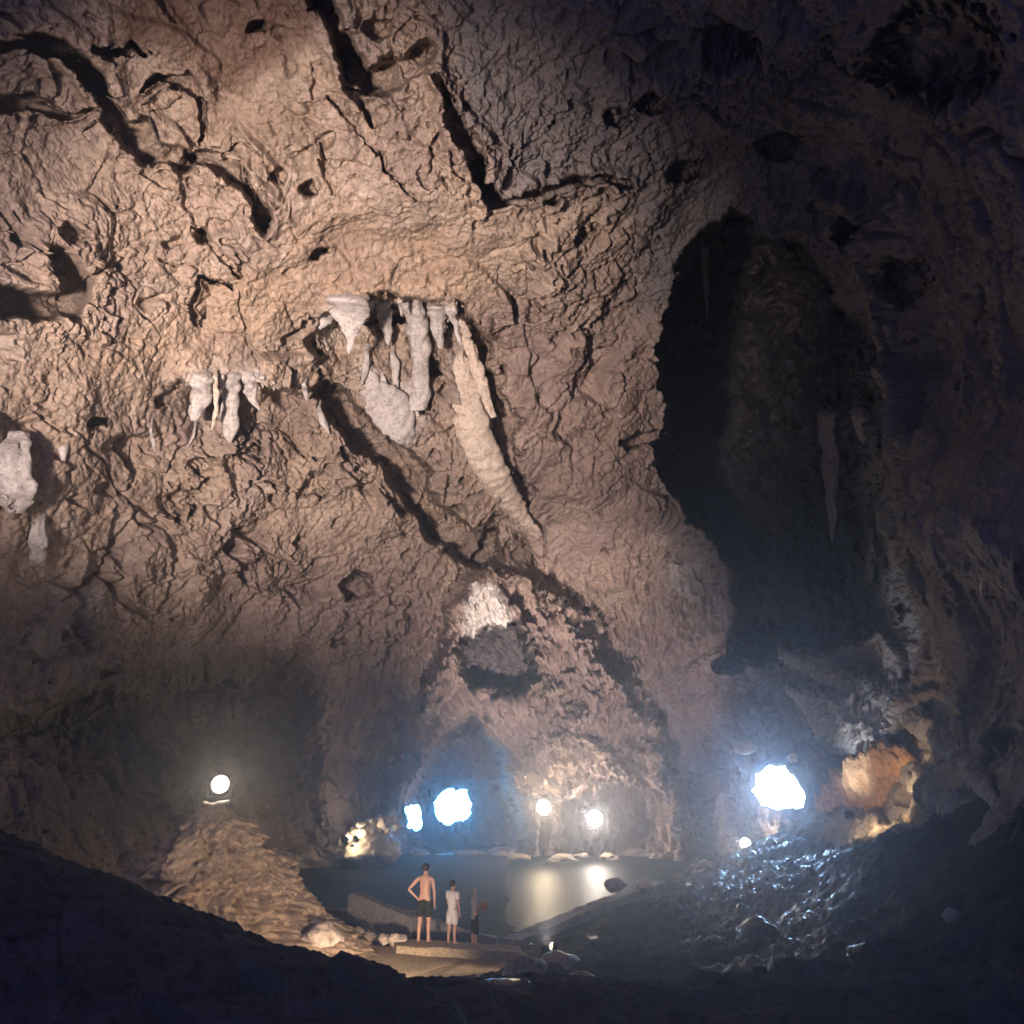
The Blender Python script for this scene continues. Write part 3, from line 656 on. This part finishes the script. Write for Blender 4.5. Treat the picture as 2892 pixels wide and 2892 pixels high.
# quay wall on the right bank of the pool
q0 = at(1470, 2655, 24.6); q1 = at(1700, 2556, 31); q2 = at(1880, 2490, 38)
wall_block('quay_wall', q0, q1, q0.z, q1.z, 1, .6, 'near stretch of the dark straight quay edge on the right of the pool')
wall_block('quay_wall', q1+Vector((.02, .05, 0)), q2, q1.z+.02, q2.z, 1, .6, 'far stretch of the dark quay edge climbing to the small lamp')

def rock(name, c, s, mat, label, cat='rock', group=None, seed=0, sub=4, amp=.32):
    bm = bmesh.new(); bmesh.ops.create_icosphere(bm, subdivisions=sub, radius=1)
    co = np.array([v.co[:] for v in bm.verts])
    f1, f2, cid = worley(co*1.1+seed*3.7, 6)
    nz = fbm(co*1.3+seed*5.1, 4, 3)*amp+(cid-.5)*.18+(.6-f1)*.25
    for v, q in zip(bm.verts, nz):
        v.co = v.co*(1+q); v.co = Vector((v.co.x*s[0], v.co.y*s[1], v.co.z*s[2]))
    o = bm_obj(name, bm, mat, smooth=True); o.location = c; o.rotation_euler[2] = seed*1.3
    return tag(o, label, cat, group)
GB = 'lit stones heaped at the foot of the far wall'
stones = [(985,2368,15),(1003,2352,18),(1022,2350,17),(1040,2342,20),(1062,2338,18),(1085,2325,17),(1105,2318,14),(965,2378,10),(1020,2330,12),(1045,2320,12),(1070,2312,12),(1120,2335,11),(1010,2372,9),(1095,2345,11)]
wr = 47
slb = ['pale stone beside the leftmost tiny lamp of the heap','pale stone above the gap between the tiny lamps','round pale stone right of the tiny lamps','largest bright stone at the middle of the heap','rounded stone just right of the largest bright one','stone on the right slope of the lit heap','stone under the small sea opening on the heap','small outermost stone at the left foot of the heap','small stone perched on the left crest of the heap','small stone on the top of the heap','small stone on the right crest of the heap','dull stone at the right end of the heap','small low stone between the tiny lamps','dull low stone at the right foot of the heap']
for i, ((x, y, w), lb) in enumerate(zip(stones, slb)):
    rw = w/F*wr*.95
    rock('stone', at_r(x, y, wr+.4*math.sin(i*2.1)), (rw, rw*.9, rw*.85), M_CALCB, lb, 'stone', GB, i+3, 3)
# rock bank under the stone heap
rock('rock_bank', at_r(1050, 2400, 48.2), (2.3, 1.3, 1.0), M_BOULDER, 'dark rock bank carrying the lit stone heap', 'rock', None, 30, 5, .2)
rr_ = [(905,2655,20.6,.42,'pale boulder where the lit buttress meets the path'),(870,2640,20.9,.34,'smaller pale boulder on the toe of the lit buttress'),(1000,2648,21.8,.14,'small stone on the path edge left of the sloping wall'),(1012,2632,22,.13,'tiny pink stone standing at the path edge'),(1045,2645,21.8,.12,'small round stone at the middle of the path edge'),(1085,2652,21.6,.14,'pale stone next to the end of the kerb'),(1120,2656,21.5,.17,'brightest stone at the left end of the kerb'),(965,2640,22,.17,'brown stone at the far left of the path edge')]
for i, (x, y, Y, s_, lb) in enumerate(rr_):
    rock('stone', at(x, y, Y), (s_*1.3, s_, s_*.8), M_CALCB if i in (0, 1, 5, 6) else M_BOULDER, lb, 'stone', 'stones along the path edge', 40+i, 4)
for i, (x, y, s_) in enumerate(((1180,2412,.5),(1240,2418,.3),(1330,2416,.6),(1420,2414,.9),(1465,2424,.45),(1510,2410,.35),(1590,2428,.6),(1640,2420,.35),(1720,2424,.5),(1790,2414,.7),(1860,2420,.5),(1560,2436,.25))):
    rock('stone', at_z(x, y, .05), (s_*1.6, s_, s_*.55), M_BOULDER, 'low rounded rock at the far waterline of the pool', 'stone', 'low rocks along the far shore of the pool', 90+i, 4)
for i, (x, y, Y, s_, mt, lb) in enumerate([(1640,2790,13,.25,M_GROUND,'dark boulder in the near foreground beside the path end'),(1480,2745,17.5,.38,M_BOULDER,'mossy brown boulder touching the right end of the path'),(1580,2735,18.5,.42,M_BOULDER,'greenish boulder right of the path end boulder'),
    (1440,2830,10,.3,M_GROUND,'low black boulder at the bottom centre'),(2140,2640,19,.42,M_GROUND,'wet dark boulder with a blue sheen on the right bank'),(2450,2700,12,.2,M_GROUND,'small wet boulder lower right of the blue sheened one'),
    (2690,2590,12,.12,M_SLAB,'lone pale stone on the dark slope at far right'),(1820,2500,36,.35,M_CALCB,'pale block on the quay edge'),(1735,2500,33,.32,M_CALCB,'lit pale stone pair leaning at the quay edge'),(1990,2445,42,.35,M_CALCB,'bright stone on the bank below the small lamp'),(1960,2450,42,.22,M_CALCB,'little bright stone left of the bright bank stone'),
    (2240,2140,38,.25,M_CALCB,'pale knob above the big sea opening'),(2105,2110,41,.42,M_CALCB,'pale lump of rock up left of the big sea opening')]):
    rock('boulder' if s_ > .4 else 'stone', at(x, y, Y), (s_*1.25, s_, s_*.75), mt, lb, 'boulder' if s_ > .4 else 'stone', None, 60+i, 5 if s_ > .5 else 3, .25)

# ================================================================== lamps
def floodlight(loc, aim, size, watts, col, label, spot=160, blend=.6, group='floodlights of the cave', strength=7, soft=.15, pt=False, glow=0):
    root = empty('floodlight', loc); tag(root, label, 'floodlight', group)
    aim = Vector(aim)-Vector(loc); q = aim.normalized().to_track_quat('Y', 'Z').to_matrix()
    bm = bmesh.new()
    for r1, r2, y0, y1 in ((.56, .56, -.10, 0), (.40, .56, -.42, -.10), (.22, .30, -.62, -.42)):
        e_ = bmesh.ops.create_cone(bm, cap_ends=True, segments=28, radius1=r1*size, radius2=r2*size, depth=(y1-y0)*size)
        bmesh.ops.transform(bm, matrix=Matrix.Translation((0, (y0+y1)/2*size, 0)) @ Matrix.Rotation(R(-90), 4, 'X'), verts=e_['verts'])
    for i in range(4): add_box(bm, (0, (-.2-.07*i)*size, 0), (size*.98, size*.02, size*.98))
    bmesh.ops.transform(bm, matrix=q.to_4x4(), verts=bm.verts); bm_obj('housing', bm, M_METAL, root)
    bm = bmesh.new(); bmesh.ops.create_uvsphere(bm, u_segments=24, v_segments=12, radius=size*.5)
    for v in bm.verts: v.co.y = max(v.co.y, 0)*.8+size*.01
    bmesh.ops.transform(bm, matrix=q.to_4x4(), verts=bm.verts); bm_obj('lens', bm, emit('lamp_glow', col, strength), root, True)
    bm = bmesh.new()
    for sx in (-1, 1): add_box(bm, (sx*size*.62, -.2*size, -size*.3), (size*.05, size*.1, size*.8))
    add_box(bm, (0, -.2*size, -size*.7), (size*1.29, size*.12, size*.05)); 
    bmesh.ops.transform(bm, matrix=Matrix.Rotation(math.atan2(-aim.x, aim.y), 4, 'Z'), verts=bm.verts); bm_obj('bracket', bm, M_METAL, root)
    L = bpy.data.lights.new('lamp_beam', 'POINT' if pt else 'SPOT'); L.energy = watts; L.color = col; L.shadow_soft_size = soft
    if not pt: L.spot_size = R(spot); L.spot_blend = blend
    lo = bpy.data.objects.new('lamp_beam', L); COL.objects.link(lo); lo.parent = root
    lo.location = aim.normalized()*size*.55; lo.rotation_euler = aim.to_track_quat('-Z', 'Y').to_euler()
    if glow:
        G = bpy.data.lights.new('lamp_throw', 'SPOT'); G.energy = glow; G.color = col; G.shadow_soft_size = soft; G.spot_size = R(75); G.spot_blend = 1
        go = bpy.data.objects.new('lamp_throw', G); COL.objects.link(go); go.parent = root; go.location = lo.location; go.rotation_euler = lo.rotation_euler
    return root
WARM = (1.0, .80, .56); WARM2 = (1.0, .86, .70)
# the big flood that lights the vault, standing on the ledge left of the viewer
FL = Vector((-9.5, -1.0, 3.6))
floodlight(FL, at_r(1010, 1000, 36), .5, 150000, (1.0, .79, .68), 'large floodlight on the ledge aimed at the vault', 50, 1.0, strength=30, soft=1.0)
def wall_lamp(px, py, off, size, w, label, aim=None, col=WARM2, **kw):
    p = on_wall(px, py, off); 
    return floodlight(p, aim if aim is not None else Vector(CAM)+Vector((0, 0, 3)), size, w, col, label, 170, .3, **kw)
floodlight(at_r(622, 2215, 22.3), Vector(CAM)+Vector((0, 0, 3)), .42, 60, (1, .82, .6), 'warm lamp on top of the lit buttress at left', 170, pt=True, glow=280)
wall_lamp(1535, 2280, 4.0, .9, 900, 'yellowish lamp at the foot of the central cone, left of its twin', col=(1, .78, .5), pt=True, glow=1500)
wall_lamp(1680, 2312, 4.0, 1.0, 1100, 'white lamp at the foot of the central cone, right of the yellowish one', col=(1, .86, .74), pt=True, glow=1700)
floodlight(at(2105, 2382, 45), Vector(CAM)+Vector((0, 0, 3)), .55, 700, (1, .84, .7), 'small lamp on the bank left of the big sea opening', 170, pt=True, glow=420)
for (x, y, s_, lb) in ((976,2370,.36,'leftmost tiny lamp at the stone heap'),(1006,2368,.3,'right tiny lamp at the stone heap'),(995,2386,.16,'lowest and smallest lamp at the stone heap')):
    floodlight(at_r(x, y, 45.8), at_r(x+40, y-40, 47), s_, 60, (1, .82, .55), lb, 170, pt=True, strength=30)
floodlight(at_z(1500, 2672, .55), at_r(1368, 1715, 46), .12, 16000, WARM2, 'added narrow fill spot at the quay end aimed at the drapery of the arch niche', 12, .7, strength=2)  # added spot that brightens the niche drapery, not a lamp of the cave
floodlight(at_r(2400, 2300, 30.5), at_r(2500, 2200, 35), .25, 900, (1, .68, .36), 'small lamp below the orange slab right of the big sea opening', 100, .6, strength=2)
floodlight(at_z(1560, 2672, 1.0), at_z(1240, 2600, 1.5), .16, 330, (1, .72, .5), 'low lamp on the quay shining at the bathers', 70, .5, strength=2)
floodlight(at(1130, 2745, 16)+Vector((0, 0, -.1)), at(800, 2560, 22),   .16, 1700, (1, .74, .52), 'low lamp behind the near ridge shining on the buttress', 105, .9, strength=2)
floodlight(at_z(1540, 2680, .6), at_r(1600, 1870, 50), .18, 62000, (1, .80, .72), 'added fill light aimed up at the ribs of the central cone', 42, 1.0, strength=2)  # extra light put in to bring out the cone ribs
floodlight(at(2190, 2395, 33)+Vector((0, 0, .2)), at_r(2440, 2060, 38), .16, 2600, (.80, .88, 1.0), 'added cool white fill light on the bank aimed at the slanting pale slabs', 46, .9, strength=2)  # invented light source, added so the pale slabs show up
# cable of the left lamp
def tube(name, P, rad, mat, label, cat):
    cu = bpy.data.curves.new(name, 'CURVE'); cu.dimensions = '3D'; cu.bevel_depth = rad; cu.bevel_resolution = 3
    s_ = cu.splines.new('POLY'); s_.points.add(len(P)-1)
    for i, p in enumerate(P): s_.points[i].co = (*p, 1)
    o = bpy.data.objects.new(name, cu); me_ = bpy.data.meshes.new_from_object(o); bpy.data.objects.remove(o)
    return tag(link_mesh(name, me_, mat), label, cat)
r0 = 22.6
tube('cable', [at_r(x, y, r0-.55) for x, y in ((575,2266),(588,2270),(602,2272),(618,2266),(632,2265),(648,2262))], .035, M_CALC, 'pale cable lying below the warm lamp on the buttress', 'cable')

# ================================================================== people
def skin_mesh(name, J, E, mat, parent, sub=2, root='pelvis'):
    names = list(J); me = bpy.data.meshes.new(name)
    me.from_pydata([J[n][:3] for n in names], [(names.index(a), names.index(b)) for a, b in E], [])
    o = bpy.data.objects.new(name, me); COL.objects.link(o); o.parent = parent; me.materials.append(mat)
    md = o.modifiers.new('Skin', 'SKIN'); md.use_smooth_shade = True
    for i, n in enumerate(names):
        sv = me.skin_vertices[0].data[i]; rx = J[n][3]; ry = J[n][4] if len(J[n]) > 4 else rx
        sv.radius = (rx, ry); sv.use_root = (n == root or (root not in names and i == 0))
    s_ = o.modifiers.new('Sub', 'SUBSURF'); s_.levels = sub; s_.render_levels = sub
    return o
def hand(J, E, side, w, dirv, up=(0, 1, 0)):
    """palm and five fingers leaving wrist w along dirv"""
    d = Vector(dirv).normalized(); u = Vector(up); u = (u-d*u.dot(d)).normalized(); sd = 1 if side == 'r' else -1
    palm = Vector(w)+d*.075; J['palm'+side] = (*palm, .028, .02); E.append(('wrist'+side, 'palm'+side))
    bend = d.cross(u)*(.02*sd)
    for i, (o_, L_) in enumerate(((-.028, .062), (-.01, .074), (.009, .070), (.027, .055))):
        a_ = palm+u*o_+d*.025; b_ = a_+d*L_*.55+bend*.3; c_ = b_+d*L_*.45+bend
        J[f'f{side}{i}a'] = (*a_, .011); J[f'f{side}{i}b'] = (*b_, .009); J[f'f{side}{i}c'] = (*c_, .008)
        E += [('palm'+side, f'f{side}{i}a'), (f'f{side}{i}a', f'f{side}{i}b'), (f'f{side}{i}b', f'f{side}{i}c')]
    a_ = palm-u*.032-d*.02; b_ = a_-u*.022+d*.03+bend*.5
    J['th'+side] = (*a_, .011); J['ti'+side] = (*b_, .009); E += [('palm'+side, 'th'+side), ('th'+side, 'ti'+side)]
def person(loc, rz, H, pose, label, skin, tops, bottoms, hair, long_hair=False):
    k = H/1.8
    root = empty('person', loc, rz); root.scale = (k, k, k); tag(root, label, 'person')
    J = {'pelvis': (0, 0, .95, .135, .10), 'spine': (0, -.01, 1.12, .125, .095), 'chest': (0, -.01, 1.32, .155, .11), 'nb': (0, -.01, 1.47, .09, .075),
         'neck': (0, .01, 1.55, .052), 'head': (0, .03, 1.655, .078, .092), 'crown': (0, .02, 1.74, .066, .078), 'nose': (0, .135, 1.64, .012),
         'chin': (0, .095, 1.585, .03)}
    E = [('pelvis', 'spine'), ('spine', 'chest'), ('chest', 'nb'), ('nb', 'neck'), ('neck', 'head'), ('head', 'crown'), ('head', 'nose'), ('neck', 'chin')]
    for s_, sx in (('r', 1), ('l', -1)):
        J['hip'+s_] = (sx*.10, 0, .88, .095); J['thigh'+s_] = (sx*.11, .0, .70, .082); J['knee'+s_] = (*pose.get('knee'+s_, (sx*.115, .01, .50)), .056)
        J['calf'+s_] = (sx*.12, -.02, .34, .055); J['ank'+s_] = (sx*.125, -.02, .09, .036); J['heel'+s_] = (sx*.125, -.045, .035, .033); J['toe'+s_] = (sx*.15, .16, .025, .03, .022)
        E += [('pelvis', 'hip'+s_), ('hip'+s_, 'thigh'+s_), ('thigh'+s_, 'knee'+s_), ('knee'+s_, 'calf'+s_), ('calf'+s_, 'ank'+s_), ('ank'+s_, 'heel'+s_), ('ank'+s_, 'toe'+s_)]
        J['sh'+s_] = (sx*.185, -.01, 1.44, .058); E.append(('chest', 'sh'+s_) if False else ('nb', 'sh'+s_))
        el = pose['el'+s_]; wr_ = pose['wr'+s_]
        up = tuple((Vector(J['sh'+s_][:3])+Vector(el))/2)
        J['ua'+s_] = (*up, .05); J['el'+s_] = (*el, .037)
        J['fa'+s_] = (*tuple(Vector(el).lerp(Vector(wr_), .35)), .038); J['wrist'+s_] = (*wr_, .025)
        E += [('sh'+s_, 'ua'+s_), ('ua'+s_, 'el'+s_), ('el'+s_, 'fa'+s_), ('fa'+s_, 'wrist'+s_)]
        hand(J, E, s_, wr_, Vector(wr_)-Vector(el))
    skin_mesh('body', J, E, skin, root)
    def cloth(name, keys, edges, grow, mat, extra=None):
        K = {q: (*J[q][:3], *[x+grow for x in J[q][3:]]) for q in keys}
        if extra: K.update(extra)
        return skin_mesh(name, K, edges, mat, root)
    if bottoms:
        nm, mt, gr, low = bottoms
        ex = {'waist': (0, 0, 1.04, .128, .10)}
        for s_, sx in (('r', 1), ('l', -1)): ex['hem'+s_] = (sx*.125, 0, low, .085+gr, .08+gr)
        cloth(nm, ['pelvis', 'hipr', 'hipl', 'thighr', 'thighl'], [('waist', 'pelvis'), ('pelvis', 'hipr'), ('pelvis', 'hipl'), ('hipr', 'thighr'), ('hipl', 'thighl'), ('thighr', 'hemr'), ('thighl', 'heml')], gr, mt, ex)
    if tops:
        nm, mt, gr, low = tops
        ex = {'hem': (0, 0, low, .165+gr, .125+gr)}
        for s_ in 'rl': ex['slv'+s_] = (*tuple(Vector(J['ua'+s_][:3]).lerp(Vector(J['el'+s_][:3]), .3)), .066)
        cloth(nm, ['pelvis', 'spine', 'chest', 'nb', 'shr', 'shl', 'uar', 'ual'], [('hem', 'pelvis'), ('pelvis', 'spine'), ('spine', 'chest'), ('chest', 'nb'), ('nb', 'shr'), ('nb', 'shl'), ('shr', 'uar'), ('shl', 'ual'), ('uar', 'slvr'), ('ual', 'slvl')], gr, mt, ex)
    bm = bmesh.new(); bmesh.ops.create_icosphere(bm, subdivisions=4, radius=1)
    co = np.array([v.co[:] for v in bm.verts]); nz = fbm(co*3, 3, 9)
    for v, q in zip(bm.verts, nz):
        c = v.co.copy(); v.co = Vector((c.x*.098, c.y*.108, c.z*.105))*(1+q*.10)
        if long_hair and c.z < 0: v.co.z *= 2.6; v.co.y *= .75
        v.co += Vector((0, -.004, 1.70))
    kill = [v for v in bm.verts if (v.co.y > .045 and v.co.z < 1.715) or (not long_hair and v.co.z < 1.615)]
    bmesh.ops.delete(bm, geom=kill, context='VERTS')
    bm_obj('hair', bm, hair, root, True)
    # ears
    for sx in (-1, 1):
        bm = bmesh.new(); bmesh.ops.create_icosphere(bm, subdivisions=2, radius=1)
        bmesh.ops.transform(bm, matrix=Matrix.Translation((sx*.092, .02, 1.645)) @ Matrix.Diagonal((.012, .02, .032, 1)), verts=bm.verts)
        bm_obj('ear', bm, skin, root, True)
    return root
p1 = at_z(1196, 2664, PZ+.01); p2 = at_z(1276, 2668, PZ+.01); p3 = at_z(1326, 2676, PZ+.01)
person(p1, R(-14), 1.74, {'ell': (-.40, -.10, 1.20), 'wrl': (-.21, -.05, 1.02), 'elr': (.24, .0, 1.16), 'wrr': (.235, .05, .92)},
       'shirtless person in black shorts with left hand on the hip, back turned', M_SKIN, None, ('shorts', M_BLACK, .025, .56), M_HAIR)
person(p2, R(-38), 1.38, {'ell': (-.22, .02, 1.16), 'wrl': (-.2, .14, .95), 'elr': (.235, .0, 1.16), 'wrr': (.23, .06, .91)},
       'person in a long white shirt and white shorts standing between two others', M_SKIN, ('shirt', M_WHITE, .03, .80), ('shorts', M_WHITE, .03, .52), M_HAIR)
t3 = person(p3+Vector((.1, .35, 0)), R(-60), 1.2, {'ell': (-.24, .02, 1.16), 'wrl': (-.12, .22, 1.12), 'elr': (.24, .05, 1.17), 'wrr': (.10, .26, 1.18)},
       'shortest bather with fair hair in dark clothes holding an orange thing', M_SKIN, ('shirt', M_GREYC, .02, .85), ('trousers', M_BLACK, .02, .30), M_HAIRL, True)
t3_h = Vector((.0, .33, 1.22))*(1.2/1.8); rot = Matrix.Rotation(R(-60), 3, 'Z')
bm = bmesh.new(); bmesh.ops.create_icosphere(bm, subdivisions=3, radius=.09)
for v in bm.verts: v.co.z *= 1.2; v.co.x *= 1.2; v.co *= 1+.12*math.sin(v.co.x*60)
o = bm_obj('beach_bag', bm, M_ORANGE, smooth=True); o.location = p3+Vector((.1, .35, 0))+rot@t3_h
tag(o, 'small orange bag held at chest height by the shortest bather', 'bag')

# ================================================================== haze
m = bpy.data.materials.new('cave_mist'); m.use_nodes = True; nt = m.node_tree; nt.nodes.clear()
out = nt.nodes.new('ShaderNodeOutputMaterial'); pv = nt.nodes.new('ShaderNodeVolumePrincipled')
pv.inputs['Color'].default_value = (.85, .9, 1, 1); pv.inputs['Density'].default_value = .0042; pv.inputs['Anisotropy'].default_value = .78
nt.links.new(pv.outputs[0], out.inputs['Volume'])
bm = bmesh.new(); add_box(bm, (0, 62, 42), (190, 190, 96))
hz = tag(bm_obj('haze', bm, m), 'faint mist hanging in the cave air', None, None, 'stuff')

# ================================================================== world, camera, render
w = bpy.data.worlds.new('World'); sc.world = w; w.use_nodes = True
bg = w.node_tree.nodes['Background']; bg.inputs[0].default_value = (.22, .25, .85, 1); bg.inputs[1].default_value = .7
cam = bpy.data.cameras.new('camera'); co_ = bpy.data.objects.new('camera', cam); COL.objects.link(co_)
co_.location = CAM; co_.rotation_euler = (R(90)+TH, 0, 0); cam.sensor_width = 36; cam.lens = 36*F/2892; cam.clip_end = 600; cam.clip_start = .05
sc.camera = co_
sc.view_settings.view_transform = 'Standard'; sc.view_settings.look = 'None'; sc.view_settings.exposure = 0; sc.view_settings.gamma = 1
sc.render.engine = 'CYCLES'; cy = sc.cycles
cy.use_denoising = True; cy.use_adaptive_sampling = True; cy.adaptive_threshold = .03; cy.max_bounces = 5; cy.diffuse_bounces = 2; cy.glossy_bounces = 3; cy.volume_bounces = 0; cy.transmission_bounces = 2
cy.sample_clamp_indirect = 4; cy.sample_clamp_direct = 0; cy.caustics_reflective = False; cy.caustics_refractive = False; cy.use_light_tree = True
